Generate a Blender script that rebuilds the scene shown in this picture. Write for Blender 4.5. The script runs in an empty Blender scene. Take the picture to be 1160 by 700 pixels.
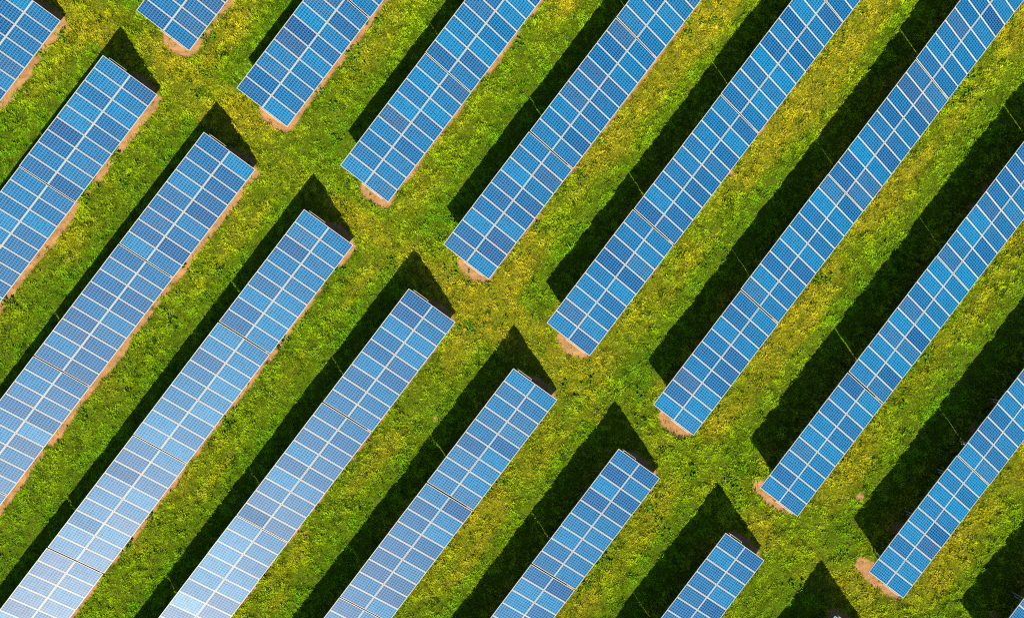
import bpy, bmesh, math, random
import numpy as np
from mathutils import Matrix, Vector, Euler

random.seed(11); rng = np.random.default_rng(11)
S = bpy.context.scene
C = S.collection

# ------------------------------------------------------------ camera, sky, sun, exposure
H, F = 49.940, 850.75                       # height above the field, focal length in pixels of a 1160 px wide frame
cam = bpy.data.objects.new('camera', bpy.data.cameras.new('camera')); C.objects.link(cam)
cam.data.sensor_width = 36; cam.data.lens = F * 36 / 1160; cam.data.clip_end = 2000; cam.data.clip_start = 1
cam.matrix_world = Matrix.Translation((0, 0, H)) @ Matrix.Rotation(0.02368, 4, 'X') @ Matrix.Rotation(0.03326, 4, 'Y')
S.camera = cam

SUN = Vector((0.0108, -1.3508, 1.0)).normalized()      # towards the sun
elev = math.asin(SUN.z); azim = math.atan2(SUN.x, SUN.y)
w = bpy.data.worlds.new('World'); S.world = w; w.use_nodes = True
nt = w.node_tree; nt.nodes.clear()
sky = nt.nodes.new('ShaderNodeTexSky'); sky.sky_type = 'NISHITA'; sky.sun_disc = False
sky.sun_elevation = elev; sky.sun_rotation = azim; sky.air_density = 1.0; sky.dust_density = 0.3; sky.ozone_density = 1.5
bg = nt.nodes.new('ShaderNodeBackground'); bg.inputs['Strength'].default_value = 0.06
wo = nt.nodes.new('ShaderNodeOutputWorld')
nt.links.new(sky.outputs[0], bg.inputs[0]); nt.links.new(bg.outputs[0], wo.inputs[0])
sun = bpy.data.objects.new('sun', bpy.data.lights.new('sun', 'SUN')); C.objects.link(sun)
sun.data.energy = 5.0; sun.data.angle = math.radians(0.5); sun.data.color = (1.0, 0.91, 0.74)
sun.rotation_euler = SUN.to_track_quat('Z', 'Y').to_euler(); sun.location = SUN * 100
S.view_settings.view_transform = 'Standard'; S.view_settings.look = 'None'
S.view_settings.exposure = 1.26; S.view_settings.gamma = 1
S.view_settings.use_curve_mapping = False
S.render.engine = 'CYCLES'
S.cycles.pixel_filter_type = 'BLACKMAN_HARRIS'; S.cycles.filter_width = 1.1
S.cycles.use_denoising = False
S.cycles.max_bounces = 4; S.cycles.diffuse_bounces = 2; S.cycles.glossy_bounces = 2

# ------------------------------------------------------------ field layout
PHI = 0.92098; TILT = 0.41136; H0 = 0.5423; SLOPE = 3.88
U = np.array([math.cos(PHI), math.sin(PHI)]); V = np.array([math.sin(PHI), -math.cos(PHI)])   # along the rows, downhill across them
PITCH = 1.01; STEP = 9 * PITCH + 0.06; DEPTH = SLOPE * math.cos(TILT)
ROWS = [('L', 0, -3.048, -38.202), ('L', 1, -3.054, -29.772), ('L', 2, -3.038, -21.344), ('L', 3, -3.059, -12.992),
        ('L', 4, -3.016, -4.47), ('L', 5, -3, 3.947), ('L', 6, -2.989, 12.328), ('L', 7, -3.097, 20.804),
        ('L', 8, -3.07, 29.172), ('U', 0, 0.591, -29.843), ('U', 1, 0.505, -21.342), ('U', 2, 0.594, -12.862),
        ('U', 3, 0.552, -4.398), ('U', 4, 0.562, 3.906), ('U', 5, 0.53, 12.354), ('U', 6, 0.435, 20.784),
        ('U', 7, 0.372, 29.212), ('U', 8, 0.332, 37.652)]
CAMR = np.array(cam.matrix_world.to_3x3())
def project(P):
    d = CAMR.T @ (np.asarray(P, float) - [0, 0, H])
    return 580 + F * d[0] / -d[2], 350 - F * d[1] / -d[2]
def ground_at(px, py):                      # the field point seen at a place of the photograph (used once, to survey the plants)
    d = CAMR @ np.array([(px - 580) / F, -(py - 350) / F, -1.0])
    t = -H / d[2]
    return d[0] * t, d[1] * t

# ------------------------------------------------------------ value noise for the terrain
def vnoise(x, y, scale, seed):
    r = np.random.default_rng(seed).random((257, 257))
    gx = x / scale + 1000.37; gy = y / scale + 1000.71
    ix = np.floor(gx).astype(int); iy = np.floor(gy).astype(int)
    fx = gx - ix; fy = gy - iy
    fx = fx * fx * (3 - 2 * fx); fy = fy * fy * (3 - 2 * fy)
    a = r[ix % 256, iy % 256]; b = r[(ix + 1) % 256, iy % 256]; c = r[ix % 256, (iy + 1) % 256]; d = r[(ix + 1) % 256, (iy + 1) % 256]
    return a * (1 - fx) * (1 - fy) + b * fx * (1 - fy) + c * (1 - fx) * fy + d * fx * fy
def fbm(x, y, scale, seed, octv=4):
    t = 0; amp = 1; s = 0
    for i in range(octv):
        t = t + amp * vnoise(x, y, scale / 2 ** i, seed + i * 17); s += amp; amp *= .55
    return t / s
def sstep(a, b, x):
    t = np.clip((x - a) / (b - a), 0, 1); return t * t * (3 - 2 * t)

STRIP = {('L', 0): .62, ('L', 1): .55, ('L', 2): .52, ('L', 3): .30, ('L', 4): .16, ('L', 5): .10, ('L', 6): .08, ('L', 7): .06, ('L', 8): .05,
         ('U', 0): .42, ('U', 1): .38, ('U', 2): .30, ('U', 3): .22, ('U', 4): .16, ('U', 5): .10, ('U', 6): .05, ('U', 7): .03, ('U', 8): .03}
SPOTS = [(493, 474, .2), (346, 604, .2), (974, 563, .28), (828, 197, .3), (607, 250, .3)]
SPOTS = [(*ground_at(px, py), r) for px, py, r in SPOTS]
def fields(x, y):
    """bare soil, dryness and lushness of the sward at each point, greened where table shadows fall"""
    a = x * U[0] + y * U[1]; b = x * V[0] + y * V[1]
    n1 = fbm(x, y, 1.1, 5, 5); n2 = fbm(x, y, 6.0, 40, 4); n3 = fbm(x, y, 2.2, 90, 4)
    d = np.zeros_like(x); dry = np.zeros_like(x); lush_shade = np.zeros_like(x)
    for blk, i, a0, b0 in ROWS:
        s = -1 if blk == 'L' else 1
        al = s * (a - a0)                                  # metres past the aisle end, into the row
        inrow = sstep(-.35, .15, al)
        st = STRIP[(blk, i)]
        e = b - b0
        d = np.maximum(d, inrow * (1 - sstep(st * .34 - .2, st * .34 + .3, e)) * sstep(-1.6, -.5, e) * (.95 if st > .12 else .72))
        d = np.maximum(d, .55 * inrow * sstep(-DEPTH - .2, -DEPTH + .8, e) * (1 - sstep(-.9, .1, e)))    # sparse under the tables
        cx, cy, rx, ry = (-.05, -1.25, .72, 1.4) if blk == 'U' else (.15, -1.5, .62, 1.5)
        if blk == 'U' and i in (6, 7): cx, cy, rx, ry = (.1, -1.8, .72, 2.0)
        rr = np.sqrt(((al - cx) / rx) ** 2 + ((e - cy) / ry) ** 2)
        d = np.maximum(d, 1.02 * (1 - sstep(.72, 1.25, rr)))
        dry = np.maximum(dry, inrow * sstep(-.2, .4, e) * (1 - sstep(.8, 2.6, e)) * (.9 if blk == 'U' else .35))
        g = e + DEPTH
        lush_shade = np.maximum(lush_shade, inrow * sstep(-3.2, -2.0, g) * (1 - sstep(-.8, 0, g)) * .9)  # shaded sward runs lusher; also greened here to tint the table's cast shadow
    for sx, sy, r in SPOTS:
        d = np.maximum(d, 1.05 * (1 - sstep(.5, 1.2, np.hypot(x - sx, y - sy) / r + (n1 - .5) * 1.6)))
    streak = (fbm(a / 5, b, .7, 700, 3) - .5) * (1 - np.exp(-((a + 1.2) / 1.6) ** 2))
    track = fbm(a, b / 4, .8, 760, 3) - .5
    aisle = np.exp(-((a + 1.35) / 1.7) ** 2)
    soil = sstep(.46, .60, d + (n1 - .5) * 1.2 + (n3 - .5) * .5 - .16)
    dry = np.clip(dry * .45 - .9 * lush_shade + .30 * aisle + (n2 - .5) * 1.8 + (n3 - .5) * 1.5 + streak * 1.1 + track * aisle * 1.5 + .10 + .006 * x, 0, 1)  # dryness also cut in the shadow bands, so the shadows read dark green
    shade = lush_shade
    lush_shade = np.clip(lush_shade * .8 + (.5 - n2) * 1.2 + (n1 - .5) * .6 + .12 - .006 * x, 0, 1)
    return soil, dry, lush_shade
def height(x, y):
    return (fbm(x, y, 7, 300, 3) - .5) * .16 + (fbm(x, y, .6, 330, 4) - .5) * .22

# ------------------------------------------------------------ material helpers
def mat(name, col=(.5, .5, .5), rough=.6, metal=0.0, spec=.5):
    m = bpy.data.materials.new(name); m.use_nodes = True
    p = m.node_tree.nodes['Principled BSDF']
    p.inputs['Base Color'].default_value = (*col, 1); p.inputs['Roughness'].default_value = rough
    p.inputs['Metallic'].default_value = metal; p.inputs['Specular IOR Level'].default_value = spec
    return m, m.node_tree, p
def mix(nt, fac, a, b, blend='MIX'):
    n = nt.nodes.new('ShaderNodeMix'); n.data_type = 'RGBA'; n.blend_type = blend
    for sock, v in ((n.inputs[0], fac), (n.inputs[6], a), (n.inputs[7], b)):
        if hasattr(v, 'is_output'): nt.links.new(v, sock)
        elif isinstance(v, (int, float)): sock.default_value = v
        else: sock.default_value = (*v, 1)
    return n.outputs[2]
def mth(nt, op, a, b=0.0, c=0.0, clamp=False):
    n = nt.nodes.new('ShaderNodeMath'); n.operation = op; n.use_clamp = clamp
    for i, v in enumerate((a, b, c)):
        if hasattr(v, 'is_output'): nt.links.new(v, n.inputs[i])
        else: n.inputs[i].default_value = v
    return n.outputs[0]
def attr(nt, name, kind='GEOMETRY'):
    n = nt.nodes.new('ShaderNodeAttribute'); n.attribute_name = name; n.attribute_type = kind; return n
def noise(nt, scale, detail=3, rough=.6):
    n = nt.nodes.new('ShaderNodeTexNoise'); n.inputs['Scale'].default_value = scale
    n.inputs['Detail'].default_value = detail; n.inputs['Roughness'].default_value = rough
    g = nt.nodes.new('ShaderNodeNewGeometry'); nt.links.new(g.outputs['Position'], n.inputs['Vector']); return n

# colours of the sward
GREEN, OLIVE, STRAW, DEEP = (.115, .29, .004), (.26, .37, .005), (.38, .335, .014), (.04, .12, .004)

# ground sheet
M_ground, nt, p = mat('ground_soil_and_turf', rough=1, spec=.03)
n = noise(nt, 5, 5); n2 = noise(nt, 22, 4, .7)
soilc = mix(nt, n.outputs[0], (.06, .028, .010), (.50, .26, .11))
r2 = nt.nodes.new('ShaderNodeValToRGB'); r2.color_ramp.elements[0].position = .42; r2.color_ramp.elements[1].position = .60
nt.links.new(n2.outputs[0], r2.inputs[0])
soilc = mix(nt, mth(nt, 'MULTIPLY', r2.outputs[0], .6), soilc, (.42, .25, .11))
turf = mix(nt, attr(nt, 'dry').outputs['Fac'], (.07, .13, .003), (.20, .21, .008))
n3 = noise(nt, 9, 6, .75)
rp = nt.nodes.new('ShaderNodeValToRGB'); rp.color_ramp.elements[0].position = .40; rp.color_ramp.elements[1].position = .62
nt.links.new(n3.outputs[0], rp.inputs[0])
turf = mix(nt, rp.outputs[0], (.045, .045, .004), turf)
nt.links.new(mix(nt, attr(nt, 'soil').outputs['Fac'], turf, soilc), p.inputs['Base Color'])
bp = nt.nodes.new('ShaderNodeBump'); bp.inputs['Strength'].default_value = .8; bp.inputs['Distance'].default_value = .05
nt.links.new(n2.outputs[0], bp.inputs['Height']); nt.links.new(bp.outputs[0], p.inputs['Normal'])

# grass
M_grass, nt, p = mat('grass_blades', rough=.85, spec=.03)
c = mix(nt, attr(nt, 'lush_shade').outputs['Fac'], OLIVE, GREEN)
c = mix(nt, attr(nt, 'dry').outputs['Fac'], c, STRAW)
rn = attr(nt, 'rnd').outputs['Fac']
c = mix(nt, mth(nt, 'LESS_THAN', rn, .26), c, DEEP)
hs = nt.nodes.new('ShaderNodeHueSaturation'); nt.links.new(c, hs.inputs['Color'])
nt.links.new(mth(nt, 'MULTIPLY_ADD', rn, 1.3, .4), hs.inputs['Value'])
nt.links.new(hs.outputs[0], p.inputs['Base Color'])
tr = nt.nodes.new('ShaderNodeBsdfTranslucent'); nt.links.new(hs.outputs[0], tr.inputs[0])
mx = nt.nodes.new('ShaderNodeMixShader'); mx.inputs[0].default_value = .25
nt.links.new(p.outputs[0], mx.inputs[1]); nt.links.new(tr.outputs[0], mx.inputs[2])
nt.links.new(mx.outputs[0], nt.nodes['Material Output'].inputs[0])

M_weed, nt, p = mat('weed_leaves', rough=.8, spec=.05)
n = noise(nt, 9)
nt.links.new(mix(nt, n.outputs[0], (.03, .085, .004), (.11, .23, .008)), p.inputs['Base Color'])

# metals
M_frame, nt, p = mat('anodised_aluminium', (.80, .81, .82), .5, 0.0, .3)
n = noise(nt, 40, 2); nt.links.new(mix(nt, n.outputs[0], (.33, .305, .26), (.44, .41, .36)), p.inputs['Base Color'])
M_rail, nt, p = mat('galvanised_steel', (.5, .5, .5), .6, .6)
n = noise(nt, 14, 4); nt.links.new(mix(nt, n.outputs[0], (.25, .25, .24), (.42, .42, .40)), p.inputs['Base Color'])
M_back, nt, p = mat('white_backsheet', (.72, .74, .75), .6)

# polycrystalline cells under textured glass
M_cell, nt, p = mat('blue_polycrystalline_cells', rough=.50, spec=.29)
tc = nt.nodes.new('ShaderNodeTexCoord'); sp = nt.nodes.new('ShaderNodeSeparateXYZ'); nt.links.new(tc.outputs['Object'], sp.inputs[0])
CP = 0.1565; CQ = 0.1850              # cell pitch along the row, and up the slope
gx = mth(nt, 'DIVIDE', mth(nt, 'ADD', sp.outputs[0], 3 * CP), CP); gy = mth(nt, 'DIVIDE', mth(nt, 'ADD', sp.outputs[1], 5 * CQ), CQ)
def line(g, half):
    f = mth(nt, 'FRACT', g)
    return mth(nt, 'GREATER_THAN', mth(nt, 'ABSOLUTE', mth(nt, 'SUBTRACT', f, .5)), .5 - half)
gap = mth(nt, 'MAXIMUM', line(gx, .125), line(gy, .125))
tint = attr(nt, 'tint', 'OBJECT').outputs['Fac']
hue = attr(nt, 'hue', 'OBJECT').outputs['Fac']
cv = nt.nodes.new('ShaderNodeCombineXYZ')
nt.links.new(mth(nt, 'FLOOR', gx), cv.inputs[0]); nt.links.new(mth(nt, 'FLOOR', gy), cv.inputs[1]); nt.links.new(mth(nt, 'MULTIPLY', tint, 97.3), cv.inputs[2])
wn = nt.nodes.new('ShaderNodeTexWhiteNoise'); nt.links.new(cv.outputs[0], wn.inputs[0])
vo = nt.nodes.new('ShaderNodeTexVoronoi'); vo.inputs['Scale'].default_value = 45; nt.links.new(tc.outputs['Object'], vo.inputs['Vector'])
base = mix(nt, tint, (.0002, .015, .076), (.0002, .062, .156))
base = mix(nt, hue, base, (.016, .026, .070))
hs = nt.nodes.new('ShaderNodeHueSaturation'); nt.links.new(base, hs.inputs['Color'])
vv = mth(nt, 'ADD', mth(nt, 'MULTIPLY', wn.outputs[0], .55), mth(nt, 'MULTIPLY', vo.outputs['Color'], .25))
nt.links.new(mth(nt, 'ADD', vv, .6), hs.inputs['Value'])
lc = mix(nt, tint, (.008, .110, .255), (.008, .160, .335))
cc = mix(nt, gap, hs.outputs[0], lc)
rim = mth(nt, 'MAXIMUM', mth(nt, 'GREATER_THAN', mth(nt, 'ABSOLUTE', sp.outputs[0]), 3 * CP - .016), mth(nt, 'GREATER_THAN', mth(nt, 'ABSOLUTE', sp.outputs[1]), 5 * CQ - .012))
cc = mix(nt, mth(nt, 'MULTIPLY', rim, .5), cc, (.10, .17, .24))
nt.links.new(cc, p.inputs['Base Color'])
dn = noise(nt, 3.2, 4)
nt.links.new(mth(nt, 'ADD', mth(nt, 'MULTIPLY_ADD', dn.outputs[0], .08, .425), mth(nt, 'MULTIPLY', hue, .12)), p.inputs['Roughness'])

# ------------------------------------------------------------ mesh helpers
def box(bm, cx, cy, cz, sx, sy, sz, M=None):
    r = bmesh.ops.create_cube(bm, size=1)
    T = Matrix.Translation((cx, cy, cz)) @ Matrix.Diagonal((sx, sy, sz, 1))
    if M is not None: T = M @ T
    bmesh.ops.transform(bm, matrix=T, verts=r['verts'])
def mesh(name, bm, m):
    me = bpy.data.meshes.new(name); bm.to_mesh(me); bm.free(); me.materials.append(m); return me
def link(name, me, parent=None, M=None):
    o = bpy.data.objects.new(name, me); C.objects.link(o)
    if parent: o.parent = parent
    if M is not None: o.matrix_local = M
    return o
def beam(bm, p0, p1, wx, wz):               # a lipped C profile between two points
    p0 = Vector(p0); p1 = Vector(p1); d = p1 - p0; L = d.length
    q = d.to_track_quat('Y', 'Z').to_matrix().to_4x4(); M = Matrix.Translation((p0 + p1) / 2) @ q
    t = .005
    box(bm, -wx / 2 + t / 2, 0, 0, t, L, wz, M)
    box(bm, t / 2, 0, wz / 2 - t / 2, wx - t, L, t, M); box(bm, t / 2, 0, -wz / 2 + t / 2, wx - t, L, t, M)
    box(bm, wx / 2 - t / 2, 0, wz / 2 - .014, t, L, .018, M); box(bm, wx / 2 - t / 2, 0, -wz / 2 + .014, t, L, .018, M)

# ------------------------------------------------------------ the solar table and its parts
MW, ML = .992, 1.926
bm = bmesh.new()                            # laminate: local x along the row, y up the slope
box(bm, 0, 0, -.006, MW - .05, ML - .05, .006)
me_glass = mesh('solar_panel', bm, M_cell)
bm = bmesh.new(); fw = .025; fh = .040
for s in (-1, 1):
    box(bm, s * (MW - fw) / 2, 0, -fh / 2, fw, ML, fh)
    box(bm, 0, s * (ML - fw) / 2, -fh / 2 - .0004, MW - 2 * fw, fw, fh)
me_frame = mesh('frame', bm, M_frame)

ct, stl = math.cos(TILT), math.sin(TILT)
def on_slope(x, s, drop=0):                 # table coordinates: s metres up the slope from the low edge, drop metres below the glass
    return Vector((x, s * ct - DEPTH / 2 + drop * stl, H0 + s * stl - drop * ct))
Rt = Matrix.Rotation(TILT, 4, 'X')
def make_table():
    t = bpy.data.objects.new('solar_table', None); t.empty_display_size = .5; C.objects.link(t)
    for i in range(9):
        for s in (.965, 2.915):
            o = link('solar_panel', me_glass, t, Matrix.Translation(on_slope((i - 4) * PITCH, s)) @ Rt)
            o['tint'] = .5; o['hue'] = 0.0
            link('frame', me_frame, o)
    for s in (.42, 1.46, 1.93, 2.36, 3.44):
        bm = bmesh.new(); beam(bm, on_slope(-4.535, s, .085), on_slope(4.535, s, .085), .05, .08)
        link('purlin', mesh('purlin', bm, M_rail), t)
    for x in (-3.4, 0, 3.4):
        bm = bmesh.new(); beam(bm, on_slope(x, .25, .18), on_slope(x, 3.62, .18), .06, .10)
        link('rafter', mesh('rafter', bm, M_rail), t)
        for s in (.9, 3.1):
            q = on_slope(x, s, .18); bm = bmesh.new(); beam(bm, (q.x + .07, q.y, -.35), (q.x + .07, q.y, q.z), .07, .09)
            link('post', mesh('post', bm, M_rail), t)
        q = on_slope(x, 2.1, .18); f = on_slope(x, 3.1, .18)
        bm = bmesh.new(); beam(bm, (x - .07, f.y, .35), (x - .07, q.y, q.z), .04, .05)
        link('brace', mesh('brace', bm, M_rail), t)
    return t
def end_rafter(t, s):                       # the outer rafter that shows beyond the modules at the aisle
    x = s * 4.66
    if s > 0: lo, hi, x = 2.3, 3.54, s * 4.63
    else: lo, hi, x = .4, 2.1, s * 4.61
    bm = bmesh.new(); beam(bm, on_slope(x, lo, .15), on_slope(x, hi, .15), .05, .08)
    link('end_rafter', mesh('end_rafter', bm, M_rail), t)
    for sl in ((2.36, 3.44) if s > 0 else (.42, 1.46)):
        bm = bmesh.new(); beam(bm, on_slope(s * 4.54, sl, .085), on_slope(x, sl, .085), .05, .08)
        link('rail_end', mesh('rail_end', bm, M_rail), t)
def dup(root):
    r = root.copy(); C.objects.link(r)
    for ch in list(root.children):
        c = ch.copy(); C.objects.link(c); c.parent = r
        for g in ch.children:
            d = g.copy(); C.objects.link(d); d.parent = c
    return r

ORD = ['first', 'second', 'third', 'fourth', 'fifth', 'sixth', 'seventh', 'eighth', 'ninth']
SILVER = {('L', 3, 1), ('L', 3, 2), ('L', 3, 3), ('L', 3, 4), ('L', 4, 2), ('L', 4, 3)}
def visible(blk, ax, b0):                   # does any of the table fall inside the photograph?
    for da in np.linspace(-4.5, 4.5, 10):
        for s in (0, SLOPE / 2, SLOPE):
            P = (ax + da) * U + (b0 - s * ct) * V
            z = H0 + s * stl
            for q in ((P[0], P[1], z), (P[0] - SUN.x / SUN.z * z, P[1] - SUN.y / SUN.z * z, 0)):
                x, y = project(q)
                if -12 < x < 1172 and -12 < y < 712: return True
    return False
spots = []
for blk, i, a0, b0 in ROWS:
    s = -1 if blk == 'L' else 1
    for k in range(8):
        ax = a0 + s * (k * STEP + 9 * PITCH / 2)
        if visible(blk, ax, b0): spots.append((blk, i, k, ax, b0, s))
proto = make_table(); used = False
for blk, i, k, ax, b0, s in spots:
    t = dup(proto)
    P = (ax + (random.uniform(-.02, .02) if k else 0)) * U + (b0 - DEPTH / 2 + random.uniform(-.015, .015)) * V
    t.location = (P[0], P[1], random.uniform(-.015, .015)); t.rotation_euler = (random.uniform(-.003, .003), random.uniform(-.0015, .0015), PHI + random.uniform(-.0008, .0008))
    where = 'lower left block' if blk == 'L' else 'upper right block'
    look = 'silvery glaring' if (blk, i, k) in SILVER else 'blue'
    if k == 0: t['label'] = f'{look} solar table at the aisle end of the {ORD[i]} row in {where}'
    else: t['label'] = f'{look} solar table, {ORD[k]} from the aisle, in the {ORD[i]} row of {where}'
    t['category'] = 'solar table'
    t['group'] = 'tilted solar tables standing in rows on the grass'
    if k == 0: end_rafter(t, -s)
    tm = random.gauss(.5, .1)
    for ch in t.children:
        if ch.name.startswith('solar_panel'):
            r = random.random()
            ch['tint'] = min(1, max(0, random.gauss(tm, .22))) if r < .80 else (random.uniform(.85, 1) if r < .91 else random.uniform(0, .25))
            ch['hue'] = random.uniform(.5, 1) if random.random() < .12 else random.uniform(0, .3)
            # modules never sit quite in one plane
            ch.rotation_euler = (ch.rotation_euler[0] + random.gauss(0, .006), random.gauss(0, .006), 0)
for ch in list(proto.children):
    for g in list(ch.children): bpy.data.objects.remove(g)
    bpy.data.objects.remove(ch)
bpy.data.objects.remove(proto)

# ------------------------------------------------------------ ground sheet
fx = np.arange(-42, 42.01, .16); fy = np.arange(-27, 27.01, .16)
far = np.array([2, 6, 15, 40, 100, 250, 600.])
xs = np.concatenate([fx[0] - far[::-1], fx, fx[-1] + far]); ys = np.concatenate([fy[0] - far[::-1], fy, fy[-1] + far])
X, Y = np.meshgrid(xs, ys); X = X.ravel(); Y = Y.ravel()
Z = height(X, Y); soil, dry, lush_shade = fields(X, Y)
Z = Z - soil * .02
nx, ny = len(xs), len(ys)
idx = (np.arange(ny - 1)[:, None] * nx + np.arange(nx - 1)[None, :]).ravel()
quads = np.stack([idx, idx + 1, idx + nx + 1, idx + nx], 1)
def np_mesh(name, co, faces, k, m, attrs, smooth=False):
    me = bpy.data.meshes.new(name)
    me.vertices.add(len(co)); me.vertices.foreach_set('co', co.astype(np.float32).ravel())
    me.loops.add(faces.size); me.loops.foreach_set('vertex_index', faces.astype(np.int32).ravel())
    me.polygons.add(len(faces)); me.polygons.foreach_set('loop_start', np.arange(0, faces.size, k, dtype=np.int32))
    me.polygons.foreach_set('loop_total', np.full(len(faces), k, np.int32))
    if smooth: me.polygons.foreach_set('use_smooth', np.ones(len(faces), bool))
    for an, av in attrs.items():
        a = me.attributes.new(an, 'FLOAT', 'POINT'); a.data.foreach_set('value', av.astype(np.float32))
    me.update(); me.validate(); me.materials.append(m); return me
ground = link('ground', np_mesh('ground', np.stack([X, Y, Z], 1), quads, 4, M_ground, {'soil': soil, 'dry': dry, 'lush_shade': lush_shade}, True))
ground['kind'] = 'structure'

# ------------------------------------------------------------ grass: tufts of bent blades
def blades(px, py, pz, length, width, lean, az, extra):
    """one kinked blade (2 quads merged to 2 tris + tip) per entry"""
    n = len(px); ca, sa = np.cos(az), np.sin(az)
    def pt(l, le, side, wd):
        r = l * np.sin(le); zz = l * np.cos(le)
        return np.stack([px + ca * r - sa * side * wd, py + sa * r + ca * side * wd, pz + zz], 1)
    v = np.stack([pt(0 * length, lean, -1, width * .5), pt(0 * length, lean, 1, width * .5),
                  pt(length * .6, lean * .8, -1, width * .42), pt(length * .6, lean * .8, 1, width * .42),
                  pt(length, lean * 1.15, 0, width)], 1).reshape(-1, 3)
    o = np.arange(n)[:, None] * 5
    f = np.concatenate([o + [0, 1, 3], o + [0, 3, 2], o + [2, 3, 4]], 0)
    return v, f, {k: np.repeat(a, 5) for k, a in extra.items()}
NT = 360000
tx = rng.uniform(-38, 38, NT); ty = rng.uniform(-24, 24, NT)
soil, dry, lush_shade = fields(tx, ty)
keep = rng.random(NT) > soil * .97
tx, ty, dry, lush_shade = tx[keep], ty[keep], dry[keep], lush_shade[keep]
clump = fbm(tx, ty, .45, 500, 3); big = fbm(tx, ty, 2.5, 520, 3)
NB = 5
def rep(a): return np.repeat(a, NB)
n = len(tx) * NB
trnd = rng.random(len(tx))
size = np.clip(.10 + (clump - .5) * .36 + (big - .5) * .10, .05, .26) * (.75 + .6 * rng.random(len(tx)))
bx = rep(tx) + rng.normal(0, .035, n); by = rep(ty) + rng.normal(0, .035, n)
L = rep(size) * rng.uniform(.7, 1.3, n)
v, f, at = blades(bx, by, height(bx, by) - .01, L, .018 + .07 * rep(size), rng.uniform(.35, 1.25, n), rng.uniform(0, 6.283, n),
                  {'dry': np.clip(rep(dry) + rng.normal(0, .13, n), 0, 1), 'lush_shade': np.clip(rep(lush_shade) + rng.normal(0, .1, n), 0, 1),
                   'rnd': np.clip(.35 * rep(trnd) + .25 * rng.random(n) + .40 * rep(np.clip((fbm(tx, ty, .38, 610, 2) - .5) * 2.6 + .5, 0, 1)), 0, 1)})
grass = link('grass', np_mesh('grass', v, f, 3, M_grass, at))
grass['label'] = 'rough yellow green grass covering the field between the solar rows'; grass['category'] = 'grass'; grass['kind'] = 'stuff'

# ------------------------------------------------------------ broad leaved weeds
WP = [(74, 42), (232, 47), (221, 105), (235, 82), (422, 30), (399, 61), (362, 104), (404, 77), (379, 122), (381, 160), (802, 20), (777, 32),
      (587, 55), (675, 157), (952, 41), (1087, 106), (1100, 87), (1145, 25), (140, 206), (220, 311), (250, 307), (7, 342), (102, 212),
      (386, 310), (510, 250), (510, 307), (655, 197), (607, 257), (820, 282), (657, 264), (931, 315), (197, 366), (255, 480), (97, 472),
      (540, 369), (530, 372), (320, 389), (639, 440), (666, 430), (727, 450), (725, 472), (807, 470), (1050, 405), (1030, 422), (1022, 454),
      (172, 585), (147, 621), (737, 571), (747, 595), (687, 632), (660, 665), (785, 536), (830, 550), (832, 563), (957, 624), (932, 675), (570, 545),
      (188, 35), (268, 190), (130, 175), (452, 300), (905, 660), (1120, 640), (1055, 600)]
wx, wy, wl, wa, wd, wle = [], [], [], [], [], []
for px, py in WP:
    gx0, gy0 = ground_at(px, py)
    for c in range(random.randint(5, 11)):
        cx, cy = gx0 + random.gauss(0, .32), gy0 + random.gauss(0, .32)
        for q in range(random.randint(10, 18)):
            l = random.uniform(.08, .22)
            wx.append(cx); wy.append(cy); wl.append(l); wa.append(random.uniform(0, 6.283)); wd.append(l * random.uniform(.3, .5)); wle.append(random.uniform(.5, 1.3))
for c in range(900):
    cx, cy = random.uniform(-37, 37), random.uniform(-23, 23)
    for q in range(6):
        l = random.uniform(.06, .17)
        wx.append(cx); wy.append(cy); wl.append(l); wa.append(random.uniform(0, 6.283)); wd.append(l * .45); wle.append(random.uniform(.5, 1.3))
wx, wy, wl, wa, wd, wle = map(np.array, (wx, wy, wl, wa, wd, wle))
v, f, at = blades(wx, wy, height(wx, wy) + .05, wl, wd, wle, wa, {})
weeds = link('weeds', np_mesh('weeds', v, f, 3, M_weed, at))
weeds['label'] = 'dark green broad leaved weeds scattered in clumps through the grass'; weeds['category'] = 'weeds'; weeds['kind'] = 'stuff'
